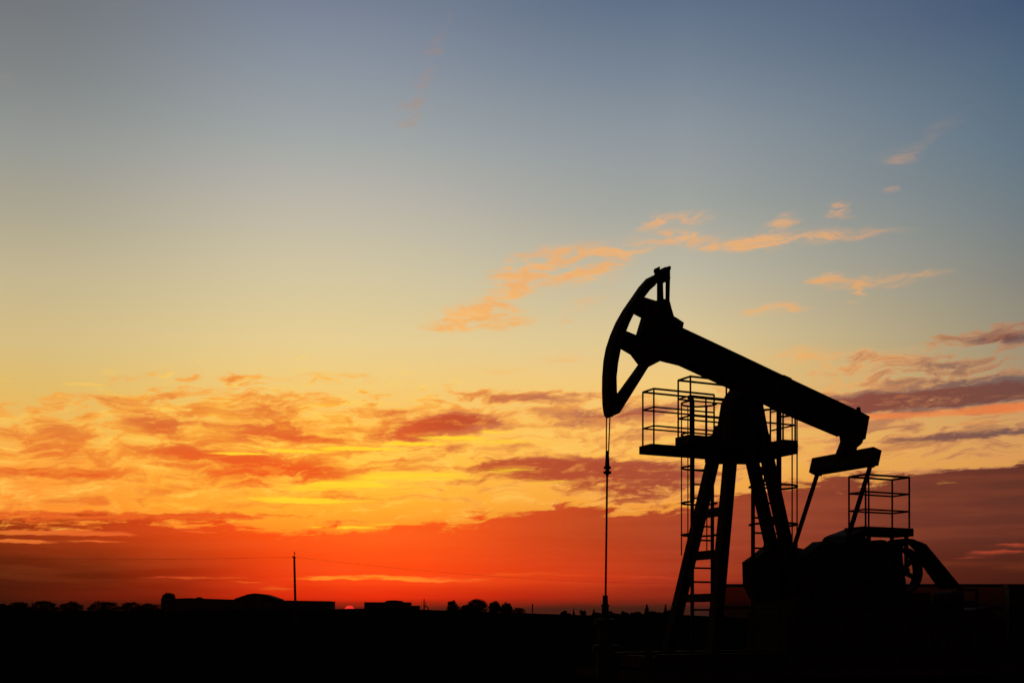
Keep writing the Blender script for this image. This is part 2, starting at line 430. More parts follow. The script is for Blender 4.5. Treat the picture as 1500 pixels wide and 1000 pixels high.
NET = bpy.data.materials.new('woven_netting')
NET.use_nodes = True
_t = NET.node_tree
_b = _t.nodes['Principled BSDF']
_b.inputs['Base Color'].default_value = (0.02, 0.022, 0.02, 1)
_b.inputs['Roughness'].default_value = 0.9
_b.inputs['Specular IOR Level'].default_value = 0.05
_tr = _t.nodes.new('ShaderNodeBsdfTransparent')
_mx = _t.nodes.new('ShaderNodeMixShader')
_mx.inputs[0].default_value = 0.74
_t.links.new(_tr.outputs[0], _mx.inputs[1])
_t.links.new(_b.outputs[0], _mx.inputs[2])
_t.links.new(_mx.outputs[0], _t.nodes['Material Output'].inputs['Surface'])


# ------------------------------------------------------------------ mesh helpers
def tag(o, label=None, cat=None, group=None, kind=None):
    for k, v in (('label', label), ('category', cat), ('group', group), ('kind', kind)):
        if v:
            o[k] = v
    return o


def empty(name, loc, rz=0.0):
    o = bpy.data.objects.new(name, None)
    o.location = loc
    o.rotation_euler = (0, 0, rz)
    COL.objects.link(o)
    return o


class MB:
    def __init__(self):
        self.v, self.f, self.s = [], [], []

    def add(self, vs, fs, smooth=False):
        k = len(self.v)
        self.v += [tuple(v) for v in vs]
        self.f += [tuple(i + k for i in f) for f in fs]
        self.s += [smooth] * len(fs)
        return self

    def box(self, x0, x1, y0, y1, z0, z1):
        vs = [(x, y, z) for z in (z0, z1) for x, y in ((x0, y0), (x1, y0), (x1, y1), (x0, y1))]
        return self.add(vs, [(3, 2, 1, 0), (4, 5, 6, 7), (0, 1, 5, 4), (1, 2, 6, 5), (2, 3, 7, 6), (3, 0, 4, 7)])

    def bar(self, p, q, w, h, side=(0, 1, 0)):
        """rectangular bar; w along 'side', h across"""
        p, q = Vector(p), Vector(q)
        d = (q - p).normalized()
        s = Vector(side)
        s = (s - d * s.dot(d)).normalized()
        u = d.cross(s)
        vs = [c + s * (w / 2 * i) + u * (h / 2 * j) for c in (p, q) for i, j in ((-1, -1), (1, -1), (1, 1), (-1, 1))]
        return self.add(vs, [(3, 2, 1, 0), (4, 5, 6, 7), (0, 1, 5, 4), (1, 2, 6, 5), (2, 3, 7, 6), (3, 0, 4, 7)])

    def beam_h(self, p, q, w, h, t=0.02, side=(0, 1, 0)):
        """rolled H section: two flanges and a web"""
        p, q = Vector(p), Vector(q)
        d = (q - p).normalized()
        s = Vector(side)
        s = (s - d * s.dot(d)).normalized()
        u = d.cross(s)
        for j in (-1, 1):
            o = u * (j * (h / 2 - t / 2))
            self.bar(p + o, q + o, w, t, side)
        return self.bar(p, q, t, h - 2 * t, side)

    def tube(self, pts, r, n=8, r2=None):
        pts = [Vector(p) for p in pts]
        m = len(pts)
        ref = None
        rings = []
        for i, p in enumerate(pts):
            d = (pts[min(i + 1, m - 1)] - pts[max(i - 1, 0)]).normalized()
            if ref is None:
                ref = Vector((0, 0, 1)) if abs(d.z) < 0.9 else Vector((1, 0, 0))
            a = (ref - d * ref.dot(d)).normalized()
            ref = a
            b = d.cross(a)
            rr = r if r2 is None else r + (r2 - r) * i / (m - 1)
            rings.append([p + (a * math.cos(2 * math.pi * k / n) + b * math.sin(2 * math.pi * k / n)) * rr for k in range(n)])
        vs = [v for ring in rings for v in ring]
        fs = []
        for i in range(m - 1):
            for k in range(n):
                k2 = (k + 1) % n
                fs.append((i * n + k, i * n + k2, (i + 1) * n + k2, (i + 1) * n + k))
        self.add(vs, fs, True)
        return self.add([], []) if False else self._caps(rings)

    def _caps(self, rings):
        self.add(rings[0], [tuple(reversed(range(len(rings[0]))))])
        return self.add(rings[-1], [tuple(range(len(rings[-1])))])

    def lathe(self, c, prof, axis=(0, 0, 1), n=20):
        """prof: (distance along axis, radius)"""
        c, ax = Vector(c), Vector(axis).normalized()
        ref = Vector((1, 0, 0)) if abs(ax.x) < 0.9 else Vector((0, 0, 1))
        a = (ref - ax * ref.dot(ax)).normalized()
        b = ax.cross(a)
        rings = [[c + ax * h + (a * math.cos(2 * math.pi * k / n) + b * math.sin(2 * math.pi * k / n)) * max(r, 1e-4) for k in range(n)] for h, r in prof]
        vs = [v for ring in rings for v in ring]
        fs = []
        for i in range(len(prof) - 1):
            for k in range(n):
                k2 = (k + 1) % n
                fs.append((i * n + k, i * n + k2, (i + 1) * n + k2, (i + 1) * n + k))
        self.add(vs, fs, False)
        return self._caps(rings)

    def plate(self, xz, y0, y1):
        """outline in the x-z plane, extruded along y"""
        m = len(xz)
        vs = [(x, y0, z) for x, z in xz] + [(x, y1, z) for x, z in xz]
        fs = [tuple(range(m)), tuple(reversed(range(m, 2 * m)))]
        fs += [(i, m + i, m + (i + 1) % m, (i + 1) % m) for i in range(m)]
        return self.add(vs, fs)

    def ring(self, cx, cz, y0, y1, r0, r1, n=40, a0=0.0, a1=360.0):
        full = abs(a1 - a0) >= 359.9
        m = n if full else n + 1
        an = [R(a0 + (a1 - a0) * i / n) for i in range(m)]
        vs = []
        for a in an:
            for r, y in ((r0, y0), (r1, y0), (r1, y1), (r0, y1)):
                vs.append((cx + math.cos(a) * r, y, cz + math.sin(a) * r))
        fs = []
        for i in range(n):
            j = (i + 1) % m
            for k in range(4):
                k2 = (k + 1) % 4
                fs.append((i * 4 + k, i * 4 + k2, j * 4 + k2, j * 4 + k))
        if not full:
            fs += [(0, 1, 2, 3), tuple(n * 4 + k for k in (3, 2, 1, 0))]
        return self.add(vs, fs)

    def build(self, name, mat, parent=None):
        me = bpy.data.meshes.new(name)
        me.from_pydata(self.v, [], self.f)
        for p, s in zip(me.polygons, self.s):
            p.use_smooth = s
        bm = bmesh.new()
        bm.from_mesh(me)
        bmesh.ops.recalc_face_normals(bm, faces=bm.faces)
        bm.to_mesh(me)
        bm.free()
        me.materials.append(mat)
        o = bpy.data.objects.new(name, me)
        COL.objects.link(o)
        if parent is not None:
            o.parent = parent
        return o


def at(px, py, depth):
    """real point at a given distance ahead, seen at a photo pixel"""
    return Vector(((px - 750) / F * depth, depth, EYE + (HOR - py) / F * depth))


# ------------------------------------------------------------------ ground
CREST = [(-400, 896), (0, 895.5), (250, 894), (480, 893), (515, 892), (560, 892.4), (640, 895), (760, 898), (850, 901), (905, 902), (955, 899), (1000, 901), (1100, 905), (1200, 909), (2200, 909)]
RC = 440.0


def interp(tab, x):
    if x <= tab[0][0]:
        return tab[0][1]
    for (x0, y0), (x1, y1) in zip(tab, tab[1:]):
        if x <= x1:
            return y0 + (y1 - y0) * (x - x0) / (x1 - x0)
    return tab[-1][1]


def sstep(a, b, x):
    x = min(max((x - a) / (b - a), 0), 1)
    return x * x * (3 - 2 * x)


def ground_z(x, y):
    r = math.hypot(x, y)
    if y > 1:
        px = 750 + F * x / y
        zc = max(0.0, EYE + (HOR - interp(CREST, px)) / F * RC * math.cos(math.atan2(x, y)))
    else:
        zc = 0.0
    z = zc * sstep(60, RC - 20, r) * (1 - 0.35 * sstep(RC + 30, 1200, r))
    z *= sstep(0, 120, y)
    q = mnoise.noise(Vector((x * 0.021, y * 0.021, 0)))
    q2 = mnoise.noise(Vector((x * 0.35, y * 0.35, 3)))
    return z + q * 0.35 * sstep(60, 300, r) * (1 - sstep(700, 1500, r)) + q2 * 0.04 * sstep(2, 8, r) * (1 - sstep(60, 160, r))


def build_ground():
    az = [-180 + 3 * i for i in range(50)] + [-30 + 0.2 * i for i in range(301)] + [30 + 3 * i for i in range(1, 50)]
    az = sorted(set(round(a, 3) for a in az if a < 179.9))
    rad = [0.0] + [1.2 * 1.105 ** i for i in range(92)]
    rad = [r for r in rad if r < 9000] + [9000.0]
    rad += [RC - 60 + 15 * i for i in range(8)]
    rad = sorted(rad)
    vs, fs = [], []
    for r in rad:
        for a in az:
            x, y = r * math.sin(R(a)), r * math.cos(R(a))
            vs.append((x, y, ground_z(x, y)))
    n = len(az)
    for i in range(len(rad) - 1):
        for k in range(n):
            k2 = (k + 1) % n
            fs.append((i * n + k, i * n + k2, (i + 1) * n + k2, (i + 1) * n + k))
    m = MB()
    m.add(vs, fs, True)
    me = bpy.data.meshes.new('ground')
    me.from_pydata(vs, [], fs)
    me.update()
    me.validate()
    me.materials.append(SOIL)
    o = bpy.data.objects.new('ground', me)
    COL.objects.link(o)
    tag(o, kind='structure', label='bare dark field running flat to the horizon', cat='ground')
    return o


build_ground()

# ------------------------------------------------------------------ pump jack
ALPHA = R(26.0)
OX, OY = (1088 - 750) / F * 22.0, 22.0
BX = Vector((math.cos(ALPHA), math.sin(ALPHA), 0))
NX = Vector((-math.sin(ALPHA), math.cos(ALPHA), 0))
ORG = Vector((OX, OY, 0))


def L(px, py, yl):
    """(x, z) in the machine's own frame, on its plane y = yl, for a photo pixel"""
    d = Vector(((px - 750) / F, 1.0, (HOR - py) / F))
    t = (yl + ORG.dot(NX)) / d.dot(NX)
    p = d * t
    return ((p - ORG).dot(BX), EYE + p.z)


def L3(px, py, yl):
    x, z = L(px, py, yl)
    return (x, yl, z)


def outline(pts, w, zoom=None):
    """trace with its side flags: -1 right-hand edge (near face), 1 left-hand edge (far face), 0 middle"""
    out = []
    for (px, py, s) in pts:
        if zoom:
            px, py = zoom[0] + zoom[2] * px, zoom[1] + zoom[2] * py
        out.append(L(px, py, s * w))
    return out


Z1 = (860, 370, 0.26)
jack = tag(empty('pump_jack', ORG, ALPHA), 'black beam pump jack with raised curved horse head, ladders and railed platforms', 'pump jack')

# base
xb0, _ = L(1000, 900, 0)
xb1, _ = L(1415, 900, 0)
base = MB()
for y in (-0.75, 0.75):
    base.beam_h((-2.4, y, 0.32), (xb1 + 0.3, y, 0.32), 0.24, 0.3)
for x in (-2.3, -1.2, 0.0, 1.2, 2.4, 3.4, 4.4, xb1):
    base.bar((x, -0.62, 0.32), (x, 0.62, 0.32), 0.12, 0.22, (1, 0, 0))
base_o = base.build('base_skid', STEEL, jack)
MB().box(-2.9, xb1 + 0.7, -1.25, 1.25, -0.2, 0.17).build('foundation_slab', CONC, jack)
# raised plinth below the gearbox
x_g0, _ = L(1112, 880, 0.2)
x_g1, _ = L(1332, 880, 0)
pl = MB()
pl.plate([(x_g0, 0.47), (x_g1, 0.47), (x_g1 - 0.05, EYE + 0.52), (x_g0 + 0.35, EYE + 0.42), (x_g0 + 0.05, EYE + 0.1)], -0.62, 0.62)
pl.build('gearbox_plinth', STEEL, jack)

# samson post: four legs and ties
post = MB()
post.plate(outline([(1069, 571, 1), (1062, 580, 1), (1056, 591, 1), (1049, 636, 1), (1044, 668, 1), (1128, 668, -1), (1128, 644, -1), (1118, 592, -1), (1112, 560, -1)], 0.2), -0.2, 0.2)
post_o = post.build('samson_post', STEEL, jack)


def leg_line(pa, pb, ya, yb):
    a, b = Vector(L3(pa[0], pa[1], ya)), Vector(L3(pb[0], pb[1], yb))
    t = (0.45 - b.z) / (b.z - a.z)
    return a, b + (b - a) * t


legs = {'A': leg_line((1056, 625), (992, 895), 0.2, 0.68), 'B': leg_line((1074, 625), (1051, 881), -0.2, -0.62),
        'C': leg_line((1093, 637), (1128, 790), 0.2, 0.34), 'D': leg_line((1116.5, 637), (1150, 790), -0.2, -0.3)}
for k, (a, b) in legs.items():
    m = MB()
    m.beam_h(a, b, 0.185, 0.19, 0.022)
    m.bar(a, b, 0.06, 0.15)
    m.build('leg', STEEL, post_o)


def on_leg(k, z):
    a, b = legs[k]
    return a + (b - a) * ((z - a.z) / (b.z - a.z))


for ypx, h in ((750.5, 0.16), (813, 0.16), (875.5, 0.15)):
    _, z = L(1030, ypx, 0.1)
    m = MB()
    m.bar(on_leg('A', z), on_leg('B', z), 0.10, h, (1, 0, 0))
    m.build('tie_beam', STEEL, post_o)
for ypx in (655, 690, 762, 812):
    _, z = L(1125, ypx, 0)
    m = MB()
    m.bar(on_leg('C', z), on_leg('D', z), 0.10, 0.16, (1, 0, 0))
    m.build('tie_beam', STEEL, post_o)
for ka, kb in (('A', 'C'), ('B', 'D')):
    m = MB()
    m.bar(on_leg(ka, L(1060, 672, 0)[1]), on_leg(kb, L(1100, 672, 0)[1]), 0.08, 0.12)
    m.build('tie_beam', STEEL, post_o)
bear = MB()
_x, _z = L(1090, 566, 0)
bear.lathe((_x, -0.27, _z - 0.02), [(0, 0.12), (0.03, 0.17), (0.51, 0.17), (0.54, 0.12)], (0, 1, 0))
bear.build('saddle_bearing', STEEL, jack)

# walking beam: I section
top_l = [(985, 473, -1), (1001.6, 480.5, -1), (1090, 522, -1), (1170, 560, -1), (1257.6, 601, -1), (1274, 609.5, -1)]
bot_l = [(1268, 643, -1), (1263, 648.5, 0), (1226, 639.5, 1), (1164, 613.5, 1), (1055, 563.7, 1), (971.8, 525.5, 1)]
tp, bt = outline(top_l, 0.17), outline(bot_l, 0.17)
beam = MB()
beam.plate(tp + bt, -0.03, 0.03)


def strip(m, pts, t, w, up):
    lo = [(x, z + t * up) for x, z in pts]
    m.plate(pts + lo[::-1], -w, w)


strip(beam, tp, 0.03, 0.17, -1)
strip(beam, bt[2:], 0.03, 0.17, 1)
beam.plate([tp[-1], bt[0], (bt[0][0] - 0.06, bt[0][1] + 0.03), (tp[-1][0] - 0.06, tp[-1][1] - 0.03)], -0.17, 0.17)
for f in (0.25, 0.45, 0.65, 0.85):      # web stiffeners
    x0_, z0_ = tp[0][0] + (tp[4][0] - tp[0][0]) * f, tp[0][1] + (tp[4][1] - tp[0][1]) * f
    beam.box(x0_ - 0.012, x0_ + 0.012, -0.15, 0.15, z0_ - 0.5, z0_ - 0.05)
beam_o = beam.build('walking_beam', STEEL, jack)
# bits on top of the beam
cap = MB()
cap.plate(outline([(1138, 548, -1), (1149, 549, -1), (1159.5, 553.5, -1), (1161, 560, -1), (1155, 566, 0), (1138, 556, 0)], 0.12), -0.12, 0.12)
cap.build('bearing_cap', STEEL, beam_o)
eye = MB()
eye.plate(outline([(1254, 604, 0), (1256, 596, 0), (1259, 596, 0), (1261, 606, 0)], 0.05), -0.02, 0.02)
eye.build('lifting_eye', STEEL, beam_o)
han = MB()
han.plate(outline([(1229, 636, 1), (1230.5, 647, 1), (1227, 656, 1), (1222, 669, 1), (1252, 668, -1), (1256, 655, -1), (1262, 650, -1), (1267, 640, -1)], 0.1), -0.1, 0.1)
han.build('tail_bearing', STEEL, beam_o)

# horse head
W = 0.12
hub = MB()
hub.plate(outline([(392, 268, 1), (465, 268, -1), (478, 318, -1), (490, 358, -1), (508, 368, -1), (546, 394, -1), (540, 424, -1), (600, 470, 0), (560, 640, 0), (432, 600, -1), (345, 645, -1), (286, 632, 1), (245, 578, 1),
                   (275, 462, 1), (303, 368, 1), (330, 300, 1)], 0.08, Z1), -0.08, 0.08)
head = hub.build('horse_head', STEEL, jack)
arc_out = [(97, 921, 1), (91, 900, 1), (85, 850, 1), (83, 780, 1), (84, 700, 1), (91, 610, 1), (104, 540, 1), (129, 465, 1), (159, 395, 1), (199, 325, 1), (244, 260, 1), (289, 195, 1), (331, 148, 1), (352, 149, 1), (380, 122, 1)]
arc_in = [(400, 160, -1), (385, 184, -1), (355, 210, -1), (323, 252, -1), (290, 300, -1), (263, 347, -1), (240, 395, -1), (222, 440, -1), (205, 495, -1), (190, 547, -1), (176, 620, -1), (167, 700, -1), (169, 785, -1), (178, 820, -1), (180, 905, -1), (150, 918, -1), (128, 928, 0)]
arc = MB()
arc.plate(outline(arc_out + arc_in, W, Z1), -W, W)
arc.build('arc_track', STEEL, head)
for q in ([(305, 246, -1), (325, 251, -1), (396, 273, -1), (345, 400, -1), (303, 368, 1), (263, 347, 1), (240, 340, -1)],
          [(196, 432, -1), (222, 441, -1), (276, 463, -1), (320, 520, -1), (290, 600, 1), (246, 577, 1), (192, 545, 1), (170, 520, -1)]):
    m = MB()
    m.plate(outline(q, 0.07, Z1), -0.07, 0.07)
    m.build('spoke', STEEL, head)
m = MB()
m.plate(outline([(170, 792, 1), (287, 630, 1), (346, 644, -1), (184, 903, -1), (168, 850, 0)], 0.07, Z1), -0.07, 0.07)
m.build('strut', STEEL, head)
for q in ([(393, 160, 1), (428, 158, -1), (431, 270, -1), (393, 275, 1)], [(442, 158, 1), (468, 140, -1), (465, 272, -1), (441, 272, 1)]):
    m = MB()
    m.plate(outline(q, 0.045, Z1), -0.045, 0.045)
    m.build('strut', STEEL, head)
m = MB()
m.plate(outline([(350, 150, 1), (380, 122, 1), (374, 108, 1), (376, 93, 1), (388, 89, 1), (398, 100, 0), (428, 86, 0), (450, 88, 0), (458, 76, -1), (468, 74, -1), (474, 84, -1), (468, 103, -1), (469, 150, -1), (442, 166, -1), (428, 158, 1), (396, 166, -1), (384, 184, -1)], 0.07, Z1), -0.07, 0.07)
m.build('top_latch', STEEL, head)

# bridle, carrier and polished rod
for px, y in ((888.4, 0.055), (893.6, -0.055)):
    m = MB()
    m.tube([L3(px, 606, y), L3(888.2 if y > 0 else 891.4, 664, y * 0.5)], 0.013, 6)
    m.build('bridle_cable', WIREM, jack)
cx, cz0 = L(889.6, 660, 0)
_, cz1 = L(889.4, 698, 0)
hh = cz0 - cz1
car = MB()
car.lathe((cx, 0, cz1), [(0, 0.012), (hh * .06, 0.03), (hh * .10, 0.03), (hh * .12, 0.07), (hh * .21, 0.07), (hh * .22, 0.035), (hh * .30, 0.035), (hh * .31, 0.065), (hh * .39, 0.065), (hh * .41, 0.042), (hh * .7, 0.034), (hh, 0.03)], n=14)
car.build('carrier_bar', STEEL, jack)
rod = MB()
rod.tube([L3(889.4, 694, 0), L3(887, 884, 0)], 0.019, 8)
rod.build('polished_rod', STEEL, jack)

# equalizer and pitman arms
eqx, eqz = L(1236.5, 676, 0)
eq = MB()
HL = 0.88
th = math.atan2(tp[4][1] - tp[1][1], tp[4][0] - tp[1][0])


def rolled(cx, cz, hw, hh):
    c, s = math.cos(th), math.sin(th)
    return [(cx + u * c - v * s, cz + u * s + v * c) for u, v in ((-hw, -hh), (hw, -hh), (hw, hh), (-hw, hh))]


eq.plate(rolled(eqx, eqz, 0.11, 0.155), -HL, HL)
for y in (-0.75, 0.75):
    q = rolled(eqx - 0.05, eqz - 0.13, 0.1, 0.05)
    eq.plate(q, y - 0.06, y + 0.06)
eq_o = eq.build('equalizer_beam', STEEL, jack)
pinx, pinz = L(1151, 838, 0.76)
for s in (1, -1):
    m = MB()
    m.tube([(eqx, s * 0.76, eqz - 0.1), (pinx, s * 0.76, pinz)], 0.045, 10)
    m.build('pitman_arm', STEEL, jack)

# cranks with counterweights
shx, shz = pinx + 1.15, pinz - 0.02
for s in (1, -1):
    y0, y1 = (0.44, 0.66) if s > 0 else (-0.66, -0.44)
    m = MB()
    m.plate([(shx + 0.25, shz - 0.17), (shx + 0.25, shz + 0.17), (pinx - 0.35, shz + 0.13), (pinx - 0.35, shz - 0.13)], y0, y1)
    m.lathe((shx, y0 - 0.03, shz), [(0, 0.18), (0.28, 0.18)], (0, 1, 0))
    m.lathe((pinx, 0.6 * s - 0.16, pinz), [(0, 0.09), (0.32, 0.09)], (0, 1, 0))
    cr_o = m.build('crank', STEEL, jack)
    w = 0.16
    if s > 0:
        base_pts = [(1087, 823, 1), (1100, 814, 1), (1120, 798, 1), (1150, 800, 0), (1205, 812, 0), (1205, 870, 0), (1120, 888, 0), (1098, 876, 1), (1093, 866, 1), (1088, 855, 1)]
        yc = 0.55
    else:
        base_pts = [(1166, 814, 1), (1178, 803, 1), (1190, 793.5, 1), (1203, 793, 0), (1250, 800, 0), (1262, 885, 0), (1200, 890, 0), (1172, 872, 1), (1166, 852, 1)]
        yc = -0.55
    m = MB()
    pts = [L(px, py, yc + sd_ * w) for px, py, sd_ in base_pts]
    m.plate(pts, yc - w, yc + w)
    m.build('counterweight', STEEL, cr_o)

# gearbox
gb = MB()
gp = [(1196, 800, 1), (1203, 793, 1), (1207, 787, 1), (1214, 783.5, 1), (1221, 781, 1), (1229, 778.5, 1), (1237, 775, 1), (1258, 779, -1), (1268, 786, -1), (1276, 795, -1), (1281, 796, -1), (1283, 792.5, -1), (1290, 790, -1), (1298, 791, -1), (1300, 797, -1), (1306, 802, -1), (1316, 812, -1), (1320, 822, -1), (1328, 870, -1), (1328, 884, -1), (1180, 884, 1), (1180, 830, 1)]
gb.plate(outline(gp, 0.4), -0.4, 0.4)
gb_o = gb.build('gearbox', STEEL, jack)
m = MB()
x_, z_ = L(1248, 800, -0.42)
m.lathe((x_, -0.40, z_ - 0.35), [(0, 0.24), (-0.06, 0.24), (-0.07, 0.15), (-0.1, 0.15)], (0, 1, 0))
m.build('shaft_cover', STEEL, gb_o)

# drive wheel, guard and motor
WY = -0.34
wx_, wz_ = L(1321, 836, WY)
ring_r = 0.47
dw = MB()
dw.ring(wx_, wz_, WY - 0.1, WY + 0.1, ring_r - 0.08, ring_r)
dw.lathe((wx_, WY - 0.13, wz_), [(0, 0.09), (0.26, 0.09)], (0, 1, 0))
dw_o = dw.build('drive_wheel', STEEL, jack)
for k in range(6):
    a = R(100 + 60 * k)
    m = MB()
    m.bar((wx_ + math.cos(a) * 0.07, WY, wz_ + math.sin(a) * 0.07), (wx_ + math.cos(a) * (ring_r - 0.07), WY, wz_ + math.sin(a) * (ring_r - 0.07)), 0.06, 0.085)
    m.build('spoke', STEEL, dw_o)
gy = 0.13
gd = MB()
g_out = [(1303, 800), (1308, 794), (1316, 790), (1326, 788), (1338, 789), (1347, 793), (1355, 801.5), (1369.6, 817.5), (1384, 833.5), (1403, 853.5), (1409, 862)]
g_in = [(1396, 862), (1376, 840), (1362, 822), (1351, 808), (1343, 798), (1333, 793.5), (1325, 793), (1317, 795), (1311, 800), (1307, 804)]
gd.plate([L(a, b, WY - gy) for a, b in g_out] + [L(a, b, WY + gy) for a, b in g_in], WY - gy, WY + gy)
gd.plate([L(a, b, WY - gy) for a, b in [(1350, 806), (1358, 818), (1376, 843), (1389, 862)]] + [L(a, b, WY + gy) for a, b in [(1380, 862), (1369, 848), (1361, 835), (1353, 822)]], WY - gy, WY + gy)
gd_o = gd.build('belt_guard', STEEL, jack)
mx0, mz0 = L(1394, 866, WY)
mo = MB()
mo.lathe((mx0 + 0.05, WY - 0.12, mz0 - 0.2), [(0, 0.1), (0.02, 0.2), (0.08, 0.21), (0.5, 0.21), (0.52, 0.12), (0.6, 0.1)], (0, 1, 0))
mo.box(mx0 - 0.16, mx0 + 0.26, WY - 0.1, WY + 0.36, mz0 - 0.47, mz0 - 0.38)
mo_o = mo.build('drive_motor', STEEL, jack)
ms = MB()
ms.plate([(L(1300, 876, WY)[0], 0.47), (L(1470, 925, WY)[0], 0.47), (L(1450, 904, WY)[0], L(1450, 904, WY)[1]), (L(1436, 889, WY)[0], L(1436, 889, WY)[1]), (mx0 + 0.30, mz0 - 0.385), (mx0 - 0.25, mz0 - 0.385), (mx0 - 0.5, mz0 - 0.3), (L(1318, 878, WY)[0], mz0 - 0.12)], WY - 0.2, WY + 0.42)
ms.build('motor_stand', STEEL, jack)
mf = MB()
fx1, fz1 = L(1431, 863.5, WY)
fx0, _ = L(1408, 864, WY)
mf.bar((fx0 - 0.1, WY, fz1), (fx1, WY, fz1), 0.05, 0.05)
mf.bar((fx1, WY, fz1 + 0.02), (fx1, WY, 0.47), 0.05, 0.05)
mf.bar((fx0 + 0.02, WY, fz1), (fx0 + 0.02, WY, 0.47), 0.05, 0.05)
mf.bar((fx0, WY, fz1 - 0.28), (fx1, WY, fz1 - 0.28), 0.05, 0.1)
mf.build('motor_rail', RAILM, jack)


# platforms
def platform(name, corners, z, th, posts, hts, extra=None, r=0.018):
    """corners: plan rectangle (x0, x1, y0, y1) of the deck; posts: plan points; rails join the posts in turn"""
    x0, x1, y0, y1 = corners
    m = MB()
    m.box(x0, x1, y0, y1, z - th, z)
    if extra:
        for e in extra:
            m.box(*e)
    o = m.build(name, STEEL, jack)
    top = hts[-1]
    for (x, y) in sorted(set(posts)):
        q = MB()
        q.tube([(x, y, z - th * 0.5), (x, y, z + top)], r, 6)
        q.build('railing_post', RAILM, o)
    for h in hts:
        q = MB()
        q.tube([(x, y, z + h) for x, y in posts], r * (1.1 if h == top else 0.9), 6)
        q.build('handrail', RAILM, o)
    return o


RH = (0.34, 0.69, 1.03)
# far service platform
y0, y1 = 0.42, 0.84
xa, za = L(939.5, 654, 0.84)
xr1, _ = L(1112, 654, 0.84)
p1 = [(x, 0.82) for x in (xr1, L(1034, 650, 0.82)[0], xa + 0.02)] + [(x, 0.44) for x in (xa + 0.02, L(1046, 650, 0.44)[0])]
far_p = platform('service_platform', (xa - 0.05, xr1, y0, y1), za, 0.15, p1, RH)
# near service platform, with its landing at the tail side
y0, y1 = -0.84, -0.42
xa2, za2 = L(990.5, 641, -0.42)
xr2, _ = L(1169, 646, -0.84)
p2 = [(x, -0.44) for x in (L(1064, 640, -0.44)[0], xa2 + 0.03)] + [(x, -0.82) for x in (xa2 + 0.03, L(1064, 640, -0.82)[0], L(1147, 640, -0.82)[0], xr2 - 0.05)] + [(xr2 - 0.05, -0.1)]
xq, _ = L(1128, 650, -0.1)
near_p = platform('service_platform', (xa2 - 0.02, xr2 - 0.36, y0, y1), za2, 0.17, p2, RH,
                  extra=[(xr2 - 0.355, xr2, -0.84, 0.12, za2 - 0.19, za2 + 0.055)])
for o, ys, z, th in ((far_p, 0.63, za, 0.15), (near_p, -0.63, za2, 0.17)):
    for dx in (-0.3, 0.15):
        m = MB()
        m.bar((dx, ys * 1.2, z - th - 0.04), (dx, ys * 0.25, z - th - 0.04), 0.07, 0.08, (1, 0, 0))
        m.build('bracket', STEEL, o)
m = MB()
m.box(-0.75, 0.6, -0.419, 0.419, za - 0.17, za - 0.02)
m.build('cross_deck', STEEL, jack)
# gearbox platform
ya, yb = 0.2, -0.27
xg0, zg = L(1242.5, 773, ya)
xg1, _ = L(1333, 780, yb)
p3 = [(xg0 + 0.02, ya), (xg0 + 0.02, yb), (xg1 - 0.02, yb), (xg1 - 0.02, ya), (xg0 + 0.02, ya)]
mid = 0.3
p3 = [(xg0 + .02, ya), (xg0 + .02, yb), (xg1 - .02, yb), (xg1 - .02, ya), (L(1272.5, 765, ya)[0], ya), (xg0 + .02, ya)]
gear_p = platform('gearbox_platform', (xg0 - 0.06, xg1 + 0.06, yb - 0.04, ya + 0.04), zg, 0.16, p3, RH, r=0.019)
for x in (xg0 + 0.15, xg1 - 0.05):
    for y in (yb + 0.05, ya - 0.02):
        m = MB()
        m.bar((x, y, zg - 0.16), (x, y, zg - 0.75), 0.06, 0.06)
        m.build('support_leg', STEEL, gear_p)


# caged ladders on both flanks
def ladder(side, yl, px0, px1, grab, rc, bulge):
    xl0, _ = L(px0, 740, side * yl)
    xl1, _ = L(px1, 740, side * yl)
    ztop = L(1014, 586, 0.95)[1]
    m = MB()
    for x in (xl0, xl1):
        m.bar((x, side * yl, 0.15), (x, side * yl, za + 0.05), 0.04, 0.06, (0, 1, 0))
    o = m.build('ladder', STEEL, jack)
    z = 0.45
    while z < za:
        q = MB()
        q.tube([(xl0, side * yl, z), (xl1, side * yl, z)], 0.018, 6)
        q.build('rung', STEEL, o)
        z += 0.272
    cxm = (xl0 + xl1) / 2
    cyc = yl + bulge

    def hoop(a):
        return (cxm + rc * math.cos(R(a)), side * (cyc + rc * math.sin(R(a))))
    zs = [L(1014, p, 0.95)[1] for p in (588, 634, 683, 735, 782)] if side > 0 else [L(1150, p, -1.3)[1] for p in (607, 655, 714, 769, 820)]
    for zz in zs:
        q = MB()
        pts = [(xl0, side * yl, zz)] + [hoop(a) + (zz,) for a in range(215, -36, -12)] + [(xl1, side * yl, zz)]
        q.tube(pts, 0.02, 6)
        q.build('cage_hoop', RAILM, o)
    for a in (152, 95, 30) if side > 0 else (150, 78, 30):
        q = MB()
        x, y = hoop(a)
        q.tube([(x, y, zs[0]), (x, y, zs[4] - 0.4)], 0.013, 6)
        q.build('cage_bar', RAILM, o)
    # stout grab post beside the platform
    gx, tw = (xl0, 1) if grab == 0 else (xl1, -1)
    q = MB()
    q.tube([(gx, side * yl, zs[3]), (gx, side * yl, ztop - 0.05), (gx - 0.02 * tw, side * (yl - 0.01), ztop + 0.03), (gx - 0.09 * tw, side * (yl - 0.02), ztop + 0.05)], 0.046, 10)
    q.build('grab_post', STEEL, o)
    return o


ladder(1, 0.95, 1014, 1043.5, 0, 0.35, 0.10)
ladder(-1, 1.10, 1103, 1141, 1, 0.42, 0.20)

